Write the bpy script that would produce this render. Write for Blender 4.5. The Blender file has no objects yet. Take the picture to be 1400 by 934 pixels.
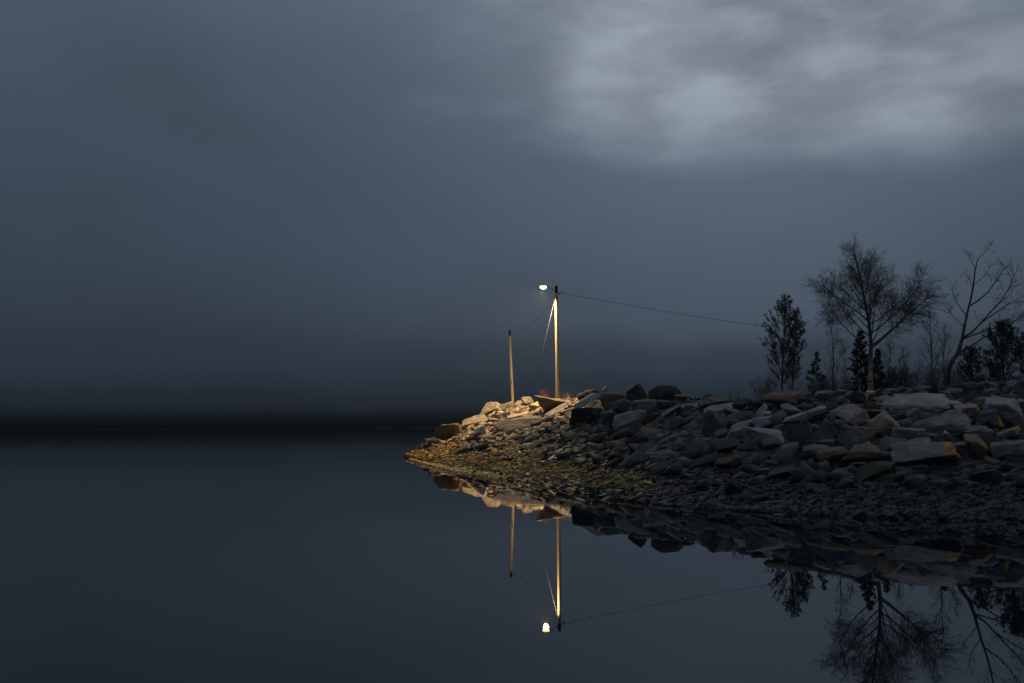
import bpy, bmesh, math, random
import numpy as np
from mathutils import Vector, Matrix, noise

S = bpy.context.scene
COL = S.collection
R = math.radians

# ------------------------------------------------------------------ camera
CAM_H, FPX, PITCH, ROLL = 2.37, 1361.0, 4.83, -0.32
cam_d = bpy.data.cameras.new('camera')
cam_d.sensor_width, cam_d.lens = 36.0, 36.0 * FPX / 1400.0
cam_d.clip_start, cam_d.clip_end = 0.1, 20000
cam = bpy.data.objects.new('camera', cam_d)
COL.objects.link(cam)
CM = Matrix.Rotation(R(90 + PITCH), 4, 'X') @ Matrix.Rotation(R(ROLL), 4, 'Z')
cam.matrix_world = Matrix.Translation((0, 0, CAM_H)) @ CM
S.camera = cam

# ------------------------------------------------------------------ exposure
S.view_settings.view_transform = 'Standard'
S.view_settings.look = 'None'
S.view_settings.exposure = 0
S.view_settings.gamma = 1
S.cycles.use_denoising = True
S.cycles.max_bounces = 8
S.cycles.diffuse_bounces = 2
S.cycles.glossy_bounces = 3
S.cycles.transparent_max_bounces = 6
S.cycles.volume_bounces = 4
S.cycles.sample_clamp_indirect = 4.0


class NT:
    """small helper to wire shader nodes"""
    def __init__(self, tree):
        self.t = tree
        tree.nodes.clear()

    def n(self, kind, **kw):
        nd = self.t.nodes.new(kind)
        for k, v in kw.items():
            setattr(nd, k, v)
        return nd

    def put(self, sock, v):
        if isinstance(v, bpy.types.NodeSocket):
            self.t.links.new(v, sock)
        elif v is not None:
            if hasattr(sock.default_value, '__len__') and not hasattr(v, '__len__'):
                v = [v] * len(sock.default_value)
            if hasattr(sock.default_value, '__len__') and len(sock.default_value) == 4 and len(v) == 3:
                v = (*v, 1)
            sock.default_value = v

    def math(self, op, a, b=None, c=None, clamp=False):
        nd = self.n('ShaderNodeMath', operation=op, use_clamp=clamp)
        for i, v in enumerate((a, b, c)):
            if v is not None:
                self.put(nd.inputs[i], v)
        return nd.outputs[0]

    def noise(self, vec, scale, detail=4, rough=0.55, dist=0.0):
        nd = self.n('ShaderNodeTexNoise')
        self.put(nd.inputs['Vector'], vec)
        self.put(nd.inputs['Scale'], scale)
        self.put(nd.inputs['Detail'], detail)
        self.put(nd.inputs['Roughness'], rough)
        self.put(nd.inputs['Distortion'], dist)
        return nd.outputs[0]

    def ramp(self, fac, stops, interp='LINEAR'):
        nd = self.n('ShaderNodeValToRGB')
        nd.color_ramp.interpolation = interp
        e = nd.color_ramp.elements
        while len(e) < len(stops):
            e.new(0.5)
        for i, (p, c) in enumerate(stops):
            e[i].position = p
            e[i].color = (*c, 1) if hasattr(c, '__len__') else (c, c, c, 1)
        self.put(nd.inputs[0], fac)
        return nd.outputs[0]

    def mix(self, fac, a, b, blend='MIX'):
        nd = self.n('ShaderNodeMix', data_type='RGBA', blend_type=blend)
        self.put(nd.inputs[0], fac)
        self.put(nd.inputs[6], a)
        self.put(nd.inputs[7], b)
        return nd.outputs[2]

    def smooth(self, v, a, b):
        nd = self.n('ShaderNodeMapRange', interpolation_type='SMOOTHSTEP')
        self.put(nd.inputs[0], v)
        nd.inputs[1].default_value = a
        nd.inputs[2].default_value = b
        return nd.outputs[0]

    def mapping(self, vec, scale=(1, 1, 1), loc=(0, 0, 0), rot=(0, 0, 0)):
        nd = self.n('ShaderNodeMapping')
        self.put(nd.inputs[0], vec)
        nd.inputs[1].default_value = loc
        nd.inputs[2].default_value = rot
        nd.inputs[3].default_value = scale
        return nd.outputs[0]


# ------------------------------------------------------------------ sky (overcast dusk, a thinner place in the cloud)
world = bpy.data.worlds.new('World')
S.world = world
world.use_nodes = True
w = NT(world.node_tree)
dirv = w.n('ShaderNodeTexCoord').outputs['Generated']
sx_ = w.n('ShaderNodeSeparateXYZ')
w.put(sx_.inputs[0], dirv)
X, Y, Z = sx_.outputs
zc = w.math('MAXIMUM', Z, 0.04)
base = w.ramp(Z, [(0.0, (.020, .029, .042)), (0.07, (.023, .034, .049)), (0.12, (.031, .046, .066)), (0.22, (.044, .062, .088)),
                  (0.36, (.062, .085, .118)), (0.5, (.085, .115, .152)), (1.0, (.21, .265, .33))])
U = w.math('DIVIDE', X, zc)
V = w.math('DIVIDE', Y, zc)
uv = w.n('ShaderNodeCombineXYZ')
w.put(uv.inputs[0], U)
w.put(uv.inputs[1], V)
uv = uv.outputs[0]
big = w.noise(w.mapping(dirv, (1, 1, 2.2), (4, 0, 2)), 3.2, 5, .5, .3)
basem = w.mix(1.0, base, w.ramp(big, [(0.28, .86), (0.72, 1.12)]), 'MULTIPLY')
# daylight spreading through the deck around its thinnest place
gl = w.n('ShaderNodeVectorMath', operation='DOT_PRODUCT')
w.put(gl.inputs[0], dirv)
gl.inputs[1].default_value = (math.sin(R(14)) * math.cos(R(22)), math.cos(R(14)) * math.cos(R(22)), math.sin(R(22)))
ga = w.math('DIVIDE', w.math('ARCCOSINE', w.math('MINIMUM', gl.outputs['Value'], .99999)), R(20.5))
gw = w.math('POWER', math.e, w.math('MULTIPLY', w.math('MULTIPLY', ga, ga), -1))
gc = w.mix(gw, (0, 0, 0), (.063, .080, .103))
basem = w.mix(1.0, basem, gc, 'ADD')
# thin place in the cloud deck
dsq = w.mapping(dirv, (1, 1, 2.6))
warp = w.noise(dsq, 4.5, 3, .5)
warp2 = w.noise(w.mapping(dsq, (1, 1, 1), (7, 3, 0)), 11, 4, .5)
eu = w.math('DIVIDE', w.math('SUBTRACT', U, 1.02), 1.28)
ev = w.math('DIVIDE', w.math('SUBTRACT', V, 2.15), 1.62)
rr = w.math('SQRT', w.math('ADD', w.math('MULTIPLY', eu, eu), w.math('MULTIPLY', ev, ev)))
rr = w.math('ADD', rr, w.math('MULTIPLY', w.math('SUBTRACT', warp, .5), 0.85))
rr = w.math('ADD', rr, w.math('MULTIPLY', w.math('SUBTRACT', warp2, .5), 0.18))
mask = w.smooth(rr, 1.30, 0.44)
def spot(az, el, rad):
    nd = w.n('ShaderNodeVectorMath', operation='DOT_PRODUCT')
    w.put(nd.inputs[0], dirv)
    nd.inputs[1].default_value = (math.sin(R(az)) * math.cos(R(el)), math.cos(R(az)) * math.cos(R(el)), math.sin(R(el)))
    a_ = w.math('DIVIDE', w.math('ARCCOSINE', w.math('MINIMUM', nd.outputs['Value'], .99999)), R(rad))
    a_ = w.math('ADD', a_, w.math('MULTIPLY', w.math('SUBTRACT', warp2, .5), 1.1))
    return w.math('POWER', math.e, w.math('MULTIPLY', w.math('MULTIPLY', a_, a_), -1))
# a thicker shred of cloud crosses the right side
mask = w.math('MULTIPLY', mask, w.math('SUBTRACT', 1, w.math('MULTIPLY', spot(31, 24, 7.5), .55)))
puff = w.noise(w.mapping(dsq, (1, 1, 1), (2, 5, 0)), 9.5, 5, .5, .15)
pf = w.math('MULTIPLY', w.smooth(puff, .30, .72), .72)
for az_, el_, rad_, k_ in ((10.5, 20.2, 2.8, .26), (11.6, 16.2, 2.6, .5), (23.4, 15.6, 2.8, .6), (3.9, 19.2, 3.2, .4), (7.0, 23.2, 3.0, .45), (17.5, 18.5, 2.6, .3)):
    pf = w.math('ADD', pf, w.math('MULTIPLY', spot(az_, el_, rad_), k_))
pf = w.math('MINIMUM', pf, 1.0)
bright = w.mix(pf, (.150, .177, .212), (.315, .368, .430))
hole = w.mix(mask, basem, bright)
# other thin places elsewhere in the deck, outside this view
oth = w.smooth(w.noise(w.mapping(uv, (1, 1, 1), (11, 20, 4)), .45, 4, .5), .60, .74)
behind = w.smooth(V, 0.6, -0.6)
sky_c = w.mix(w.math('MULTIPLY', w.math('MULTIPLY', oth, behind), .6), hole, (.19, .235, .28))
bg = w.n('ShaderNodeBackground')
w.put(bg.inputs[0], sky_c)
bg.inputs[1].default_value = 1.0
wo = w.n('ShaderNodeOutputWorld')
w.put(wo.inputs[0], bg.outputs[0])

# ------------------------------------------------------------------ weak warm glow of the last daylight from the right
sun_d = bpy.data.lights.new('sun', 'SUN')
sun_d.energy = 0.12
sun_d.angle = R(14)
sun_d.color = (1.0, .80, .58)
sun = bpy.data.objects.new('sun', sun_d)
COL.objects.link(sun)
sun.rotation_euler = (Vector((-.80, .42, -.40))).to_track_quat('-Z', 'Y').to_euler()


# ------------------------------------------------------------------ helpers
def ray(px, py):
    v = CM.to_3x3() @ Vector((px - 700, 467 - py, -FPX))
    return v / v.y                                    # scaled to one metre of depth


def at(px, py, d):
    return Vector((0, 0, CAM_H)) + ray(px, py) * d


def mesh_from(name, verts, faces, mat=None, smooth=False, attr=None):
    """verts Nx3, faces list or int array of equal-sided polygons"""
    m = bpy.data.meshes.new(name)
    if isinstance(faces, np.ndarray):
        k = faces.shape[1]
        nf = len(faces)
        m.vertices.add(len(verts))
        m.vertices.foreach_set('co', np.asarray(verts, np.float32).ravel())
        m.loops.add(nf * k)
        m.loops.foreach_set('vertex_index', faces.astype(np.int32).ravel())
        m.polygons.add(nf)
        m.polygons.foreach_set('loop_start', np.arange(0, nf * k, k, dtype=np.int32))
        m.update(calc_edges=True)
    else:
        m.from_pydata([tuple(v) for v in verts], [], faces)
        m.update()
    if attr is not None:
        a = m.attributes.new('tint', 'FLOAT_COLOR', 'POINT')
        a.data.foreach_set('color', np.asarray(attr, np.float32).ravel())
    if smooth:
        m.polygons.foreach_set('use_smooth', np.ones(len(m.polygons), bool))
    if mat:
        m.materials.append(mat)
    return m


def link(name, mesh, parent=None, loc=None):
    o = bpy.data.objects.new(name, mesh)
    COL.objects.link(o)
    if loc is not None:
        o.location = loc
    if parent:
        o.parent = parent
    return o


def tag(o, label=None, cat=None, group=None, kind=None):
    if label: o['label'] = label
    if cat: o['category'] = cat
    if group: o['group'] = group
    if kind: o['kind'] = kind
    return o


def thing(name, loc, label, cat, group=None):
    return tag(link(name, None, None, loc), label, cat, group)


class Tubes:
    """collects tapered tubes into one mesh"""
    def __init__(self):
        self.v, self.f, self.k = [], [], 0

    def add(self, pts, rad, sides=5, cap=True):
        pts = [Vector(p) for p in pts]
        n = len(pts)
        base = self.k
        ref = None
        for i, p in enumerate(pts):
            d = (pts[min(i + 1, n - 1)] - pts[max(i - 1, 0)])
            if d.length < 1e-9: d = Vector((0, 0, 1))
            d.normalize()
            if ref is None:
                ref = d.orthogonal().normalized()
            a = (ref - d * ref.dot(d))
            if a.length < 1e-6: a = d.orthogonal()
            a.normalize()
            ref = a
            b = d.cross(a)
            r = rad[i]
            for j in range(sides):
                t = 2 * math.pi * j / sides
                q = p + a * (math.cos(t) * r) + b * (math.sin(t) * r)
                self.v.append((q.x, q.y, q.z))
        for i in range(n - 1):
            for j in range(sides):
                j2 = (j + 1) % sides
                self.f.append((base + i * sides + j, base + i * sides + j2, base + (i + 1) * sides + j2, base + (i + 1) * sides + j))
        if cap:
            self.f.append(tuple(base + (n - 1) * sides + j for j in range(sides)))
            self.f.append(tuple(base + j for j in reversed(range(sides))))
        self.k += n * sides

    def build(self, name, mat, parent=None, smooth=True):
        return link(name, mesh_from(name, self.v, self.f, mat, smooth), parent)


# ------------------------------------------------------------------ materials
def material(name):
    m = bpy.data.materials.new(name)
    m.use_nodes = True
    t = NT(m.node_tree)
    b = t.n('ShaderNodeBsdfPrincipled')
    o = t.n('ShaderNodeOutputMaterial')
    t.put(o.inputs[0], b.outputs[0])
    return m, t, b, o


def bump(t, b, h, strength, dist):
    bn = t.n('ShaderNodeBump')
    bn.inputs['Strength'].default_value = strength
    bn.inputs['Distance'].default_value = dist
    t.put(bn.inputs['Height'], h)
    t.put(b.inputs['Normal'], bn.outputs[0])


def tidal(t, col, pos):
    """below the high-water mark stone is wet and coated with dark algae"""
    z = t.n('ShaderNodeSeparateXYZ')
    t.put(z.inputs[0], pos)
    zz = t.math('ADD', z.outputs[2], t.math('MULTIPLY', t.math('SUBTRACT', t.noise(pos, .6, 3), .5), 0.9))
    wet = t.smooth(zz, 1.9, 0.7)
    dark = t.mix(1.0, col, (.15, .15, .145), 'MULTIPLY')
    return t.mix(wet, col, dark), wet


def rock_material():
    m, t, b, o = material('rock')
    tc = t.n('ShaderNodeTexCoord').outputs['Object']
    pos = t.n('ShaderNodeNewGeometry').outputs['Position']
    oi = t.n('ShaderNodeObjectInfo')
    n1 = t.noise(pos, 2.2, 6, .62)
    n2 = t.noise(pos, 14, 5, .65)
    col = t.mix(1.0, oi.outputs['Color'], t.ramp(n1, [(.28, .55), (.5, .95), (.72, 1.35)]), 'MULTIPLY')
    col = t.mix(1.0, col, t.ramp(n2, [(.3, .68), (.7, 1.25)]), 'MULTIPLY')
    lich = t.smooth(t.noise(pos, 5.5, 4, .6), .60, .70)
    col = t.mix(t.math('MULTIPLY', lich, .35), col, (.30, .29, .25))
    # iron-stained end faces; also warm light painted on two pinkish rocks
    xs = t.n('ShaderNodeSeparateXYZ')
    t.put(xs.inputs[0], t.n('ShaderNodeTexCoord').outputs['Generated'])
    side = t.math('ADD', xs.outputs[0], t.math('MULTIPLY', t.math('SUBTRACT', t.noise(tc, 3.2, 4), .5), .22))
    rust = t.math('MULTIPLY', t.smooth(side, .74, .80), oi.outputs['Alpha'])
    rc = t.mix(t.smooth(t.noise(tc, 5, 5, .6), .35, .65), (.30, .135, .025), (.46, .30, .10))
    col = t.mix(rust, col, rc)
    col, wet = tidal(t, col, pos)
    t.put(b.inputs['Base Color'], col)
    t.put(b.inputs['Roughness'], t.math('SUBTRACT', .88, t.math('MULTIPLY', wet, .28)))
    b.inputs['Specular IOR Level'].default_value = .3
    strat = t.n('ShaderNodeTexWave', bands_direction='Z')
    t.put(strat.inputs['Vector'], tc)
    strat.inputs['Scale'].default_value = 2.2
    strat.inputs['Distortion'].default_value = 9
    strat.inputs['Detail'].default_value = 3
    h = t.math('ADD', t.math('MULTIPLY', n1, .8), t.math('MULTIPLY', n2, .35))
    h = t.math('ADD', h, t.math('MULTIPLY', strat.outputs['Fac'], .05))
    bump(t, b, h, .9, .16)
    return m


def stone_material(name, wetness=True, spec=.3):
    m, t, b, o = material(name)
    at_ = t.n('ShaderNodeAttribute', attribute_name='tint')
    pos = t.n('ShaderNodeNewGeometry').outputs['Position']
    n2 = t.noise(pos, 18, 4, .6)
    col = t.mix(1.0, at_.outputs['Color'], t.ramp(n2, [(.3, .7), (.7, 1.25)]), 'MULTIPLY')
    wet = 0.0
    if wetness:
        col, wet = tidal(t, col, pos)
        t.put(b.inputs['Roughness'], t.math('SUBTRACT', .85, t.math('MULTIPLY', wet, .4)))
    else:
        b.inputs['Roughness'].default_value = .85
    b.inputs['Specular IOR Level'].default_value = spec
    t.put(b.inputs['Base Color'], col)
    bump(t, b, n2, .6, .05)
    return m


def plain(name, c1, c2, scale, rough=.8, stretch=(1, 1, 1), bstr=.5, bdist=.02):
    m, t, b, o = material(name)
    tc = t.mapping(t.n('ShaderNodeTexCoord').outputs['Object'], stretch)
    n = t.noise(tc, scale, 5, .6)
    t.put(b.inputs['Base Color'], t.mix(t.smooth(n, .35, .65), c1, c2))
    b.inputs['Roughness'].default_value = rough
    b.inputs['Specular IOR Level'].default_value = .25
    bump(t, b, n, bstr, bdist)
    return m


M_ROCK = rock_material()
M_STONE = stone_material('loose_stone')
M_PEBBLE = stone_material('wet_pebbles', True, .22)
M_EARTH = plain('dark_rubble_earth', (.012, .011, .010), (.035, .032, .028), 3.0, .9, bstr=1, bdist=.1)
M_WEED = stone_material('rockweed', False, .5)
M_STONE2 = stone_material('dry_broken_stone', False, .2)
M_STRIP = stone_material('wet_shingle', False, .4)
M_STRIP.node_tree.nodes['Principled BSDF'].inputs['Roughness'].default_value = .42
M_POLE = plain('weathered_pole_wood', (.30, .235, .16), (.44, .36, .26), 6, .8, (6, 6, .5), .4, .01)
M_DARKTOP = plain('shaded_top_and_insulator', (.012, .011, .010), (.03, .027, .024), 8, .7)  # near-black stands for the unlit pole tops; also colours the insulator
M_METAL = plain('dull_grey_metal', (.10, .10, .10), (.2, .2, .19), 14, .5)
M_WIRE = plain('black_cable', (.012, .012, .013), (.02, .02, .02), 4, .6)
M_GUY = plain('galvanised_wire', (.09, .085, .08), (.15, .145, .135), 4, .6)
M_BARK = plain('dark_bark', (.045, .038, .032), (.13, .105, .085), 9, .9, (1, 1, .35), 1, .03)
M_PINEBARK = plain('orange_brown_pine_bark', (.09, .05, .025), (.2, .115, .055), 7, .9, (1, 1, .4), 1, .03)
M_TWIG = plain('fine_twigs', (.09, .072, .068), (.17, .14, .13), 3, .9)
M_REDTWIG = plain('reddish_twigs', (.05, .026, .024), (.085, .045, .04), 3, .9)
M_NEEDLE = plain('pine_needles', (.034, .042, .024), (.08, .09, .05), 4, .8)
M_NEEDLE2 = plain('olive_spruce_needles', (.03, .04, .012), (.06, .075, .025), 4, .8)
M_DRY = plain('dry_grass', (.18, .12, .06), (.34, .24, .12), 5, .9)
M_TURF = plain('dull_turf', (.05, .05, .03), (.11, .10, .055), 2, .9)


def birch_bark():
    m, t, b, o = material('birch_bark')
    tc = t.n('ShaderNodeTexCoord').outputs['Object']
    z = t.n('ShaderNodeSeparateXYZ')
    t.put(z.inputs[0], tc)
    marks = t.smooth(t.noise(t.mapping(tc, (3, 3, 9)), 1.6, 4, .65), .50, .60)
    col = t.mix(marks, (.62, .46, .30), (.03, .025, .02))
    up = t.smooth(t.math('ADD', z.outputs[2], t.noise(tc, 3, 3)), 1.7, 3.0)     # old bark pale, tan from lamplight put into its colour; young wood dark brown
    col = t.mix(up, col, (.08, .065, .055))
    t.put(b.inputs['Base Color'], col)
    b.inputs['Roughness'].default_value = .8
    bump(t, b, marks, .5, .02)
    return m


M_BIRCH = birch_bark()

# ------------------------------------------------------------------ water
m, t, b, o = material('still_water')
b.inputs['Base Color'].default_value = (.004, .007, .010, 1)
b.inputs['IOR'].default_value = 1.333
b.inputs['Roughness'].default_value = .009
pos = t.n('ShaderNodeNewGeometry').outputs['Position']
rip = t.noise(t.mapping(pos, (.35, 1.6, 1)), 1.3, 3, .5)
calm = t.smooth(t.noise(t.mapping(pos, (.02, .12, 1), (3, 1, 0)), 1.0, 3, .5), .42, .72)
bump(t, b, t.math('MULTIPLY', rip, calm), .06, .02)
M_WATER = m
N = 40
vv, ff = [(-7000, -400, 0), (7000, -400, 0), (7000, 7000, 0), (-7000, 7000, 0)], [(0, 1, 2, 3)]
tag(link('water', mesh_from('water', vv, ff, M_WATER)), 'calm dark water of the fjord mirroring the sky', None, None, 'structure')

# ------------------------------------------------------------------ breakwater ground
_px = [536, 553, 580, 620, 660, 700, 760, 830, 900, 1000, 1100, 1200, 1300, 1420, 1560, 1900]
_yw = [622, 626, 635, 645, 651, 656, 667, 682, 690, 698, 704, 708, 711, 713, 713, 713]
_dr = [78, 78, 81, 84, 86, 85, 79, 66, 56.5, 47.5, 41.5, 38.8, 38.8, 40, 41, 44]
_yr = [640, 623, 606, 590, 569, 558, 551, 545, 545, 550, 547, 538, 532, 527, 525, 522]
_db = [79, 81, 88, 98, 106, 108, 108, 106, 104, 102, 102, 102, 102, 102, 102, 102]
_u = [ray(p, 590).x for p in _px]
_dw, _zr = [], []
for p, yw, d, yr in zip(_px, _yw, _dr, _yr):
    r = ray(p, yw)
    _dw.append(CAM_H / -r.z)
    _zr.append(at(p, yr, d).z)


def st(u):
    return (np.interp(u, _u, _dw), np.interp(u, _u, _dr), np.interp(u, _u, _zr), np.interp(u, _u, _db))


def ground(u, d):
    dw, dr, zr, db = st(u)
    t_ = (d - dw) / np.maximum(dr - dw, .5)
    tc_ = np.clip(t_, 0, 1)
    z = zr * tc_ ** 1.3
    z = np.where(t_ < 0, np.maximum((d - dw) * .16, -1.2), z)
    z = np.where(d > db, np.maximum(zr - (d - db) * .5, -1.2), z)
    return z


def gz(x, y):
    return float(ground(x / y, y))


us = np.linspace(_u[0], _u[-1], 300)
ds = []
verts, faces = [], []
TT = np.concatenate([np.linspace(-.25, 0, 6), np.linspace(.02, 1, 46), np.linspace(1.03, 2.0, 24)])
for u in us:
    dw, dr, zr, db = [float(q) for q in st(u)]
    for q in TT:
        d = dw + (dr - dw) * q if q <= 1 else dr + (db + 14 - dr) * (q - 1)
        z = float(ground(u, d))
        if q > 0:
            z += (noise.noise(Vector((u * d * .9, d * .9, 3))) * .14 + noise.noise(Vector((u * d * 2.6, d * 2.6, 9))) * .06) * min(1, q * 4)
        verts.append((u * d, d, z))
nr = len(TT)
for i in range(len(us) - 1):
    for j in range(nr - 1):
        faces.append((i * nr + j, (i + 1) * nr + j, (i + 1) * nr + j + 1, i * nr + j + 1))
bank = tag(link('rock_bank', mesh_from('rock_bank', verts, np.array(faces), M_EARTH, True)),
           'stone breakwater bank running out into the water', None, None, 'structure')


def hit(px, py):
    r = ray(px, py)
    d = np.arange(18, 100, .05)
    g = ground(np.full_like(d, r.x), d)
    zz = CAM_H + r.z * d
    k = np.nonzero((zz <= g) & (g > -.05))[0]
    if len(k) == 0:
        dw, dr, zr, db = st(r.x)
        return float(dr)
    return float(d[k[0]])


# ------------------------------------------------------------------ rocks
def hull_mesh(points):
    bm = bmesh.new()
    vs = [bm.verts.new(p) for p in points]
    r = bmesh.ops.convex_hull(bm, input=vs)
    junk = list({e for k in ('geom_interior', 'geom_unused') for e in r[k] if isinstance(e, bmesh.types.BMVert)})
    if junk: bmesh.ops.delete(bm, geom=junk, context='VERTS')
    return bm


def polytope(planes):
    """solid cut by planes (unit normal, distance): exact flat facets and crisp edges"""
    bm = hull_mesh([tuple(n / d) for n, d in planes])
    pts = []
    for f in bm.faces:
        a, b, c = [np.array(v.co) for v in f.verts[:3]]
        Mx = np.array([a, b, c])
        if abs(np.linalg.det(Mx)) > 1e-7:
            pts.append(np.linalg.solve(Mx, np.ones(3)))
    bm.free()
    bm = hull_mesh([tuple(p) for p in pts])
    bmesh.ops.remove_doubles(bm, verts=bm.verts, dist=.05)
    bmesh.ops.dissolve_limit(bm, angle_limit=R(4), verts=bm.verts, edges=bm.edges)
    return bm


def rock_shape(seed, kind, detail):
    """an angular quarried rock inside a unit box"""
    rg = np.random.default_rng(seed)
    pl = []
    jit = {'o': .1, 'b': .27, 's': .17, 'w': .30, 'r': .35}[kind]
    for ax in range(3):
        for sg in (-1, 1):
            n = np.zeros(3); n[ax] = sg
            n += rg.normal(0, jit, 3)
            pl.append((n / np.linalg.norm(n), rg.uniform(.8, 1.0)))
    for _ in range({'o': 5, 'b': 5, 's': 5, 'w': 6, 'r': 15}[kind]):
        n = rg.normal(0, 1, 3)
        n /= np.linalg.norm(n)
        pl.append((n, rg.uniform(*{'o': (.9, 1.2), 'b': (.9, 1.2), 's': (.95, 1.3), 'w': (.88, 1.15), 'r': (.86, 1.0)}[kind])))
    if kind == 'w':
        for sg in (-1, 1):
            n = np.array([sg * rg.uniform(.6, 1.0), rg.normal(0, .2), rg.uniform(.5, .9)])
            pl.append((n / np.linalg.norm(n), rg.uniform(.55, .8)))
    if kind == 'o':          # overhanging slab: level top, front face cut back underneath
        pl = [((.03, -.10, 1), .9), ((-.12, -1, -.62), .72), ((1, -.1, -.35), .95), ((-1, -.15, -.5), .9), ((0, 1, .1), .95),
              ((.1, .1, -1), .95), ((.75, -.7, -.2), 1.05), ((-.6, -.75, .25), 1.15), ((.5, .2, .9), 1.12), ((-.3, -.8, -.9), 1.0)]
        pl = [(np.array(n) / np.linalg.norm(n), d_) for n, d_ in pl]
    bm = polytope(pl)
    if detail:
        bmesh.ops.bevel(bm, geom=bm.edges[:], offset=.07 if kind == 'r' else .035, segments=2 if kind == 'r' else 1, affect='EDGES')
        bmesh.ops.triangulate(bm, faces=bm.faces[:])
        for it in range(detail):
            lim = .42 if it == 0 else .24
            es = [e for e in bm.edges if e.calc_length() > lim]
            if es: bmesh.ops.subdivide_edges(bm, edges=es, cuts=1)
            bmesh.ops.triangulate(bm, faces=bm.faces[:])
        bm.normal_update()
        off = Vector(rg.uniform(-50, 50, 3))
        mv_ = [v.normal * (noise.noise(v.co * 1.8 + off) * .10 + noise.noise(v.co * 5.5 + off) * .06) for v in bm.verts]
        for v, d_ in zip(bm.verts, mv_): v.co += d_
    else:
        bmesh.ops.triangulate(bm, faces=bm.faces[:])
    p = np.array([v.co[:] for v in bm.verts])
    for i_, v in enumerate(bm.verts): v.index = i_
    f = np.array([[v.index for v in q.verts] for q in bm.faces])
    bm.free()
    lo, hi = p.min(0), p.max(0)
    return (p - (lo + hi) / 2) / (hi - lo), f


TINT = dict(pale=(.33, .33, .33), grey=(.20, .20, .20), blue=(.125, .15, .175), teal=(.115, .145, .15), dark=(.065, .064, .062),
            brown=(.20, .145, .095), tan=(.29, .245, .19), pink=(.34, .29, .275), ochre=(.26, .155, .055), moss=(.12, .115, .06))
rnd = random.Random(5)


def place_rock(px, py, w_, h_, tilt, kind, tint, rust, name, parent=None, seed=0, lean=None):
    lean = {757: 3, 1092: 4, 1046: 12, 975: 8, 1172: 12, 1258: 30, 765: 34, 801: 10, 707: 34}.get(px, lean)
    if lean is None and 770 < px < 960: lean = 2 + (px * 7 + py * 13) % 11
    d = {757: 72.5, 765: 71, 801: 61}.get(px) or hit(px, py + h_ * .42)
    s = d / FPX
    W, H = w_ * s, h_ * s
    if abs(tilt) > 12:                              # a leaning rock fills its box along the diagonal
        W = W / math.cos(R(abs(tilt))) * .96
    deep = min(W * (.75 if kind != 's' else .6), 1.9)
    ln = rnd.uniform(12, 34) if lean is None else lean
    Hz = max(H * .58, H - deep * math.sin(R(ln)) * .6)
    c = at(px, py, d - deep * .08)
    sh, f = rock_shape(seed, kind, 3 if w_ > 24 else 2)
    sh = sh * np.array([W * 1.22, deep * 1.05, Hz * 1.32])
    yaw = -math.atan2(c.x, c.y) + R(rnd.uniform(-22, 22))
    M = Matrix.Rotation(yaw, 3, 'Z') @ Matrix.Rotation(R(ln), 3, 'X') @ Matrix.Rotation(R(-tilt), 3, 'Y')
    mesh = mesh_from(name, sh, f, M_ROCK, False)
    o = link(name, mesh, parent, c)
    o.rotation_euler = M.to_euler()
    # object space is in metres: stain coordinates stay proportional through the colour alpha
    tv = np.array(TINT[tint]) * rnd.uniform(.85, 1.15)
    o.color = (*tv, rust)
    return o


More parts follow.
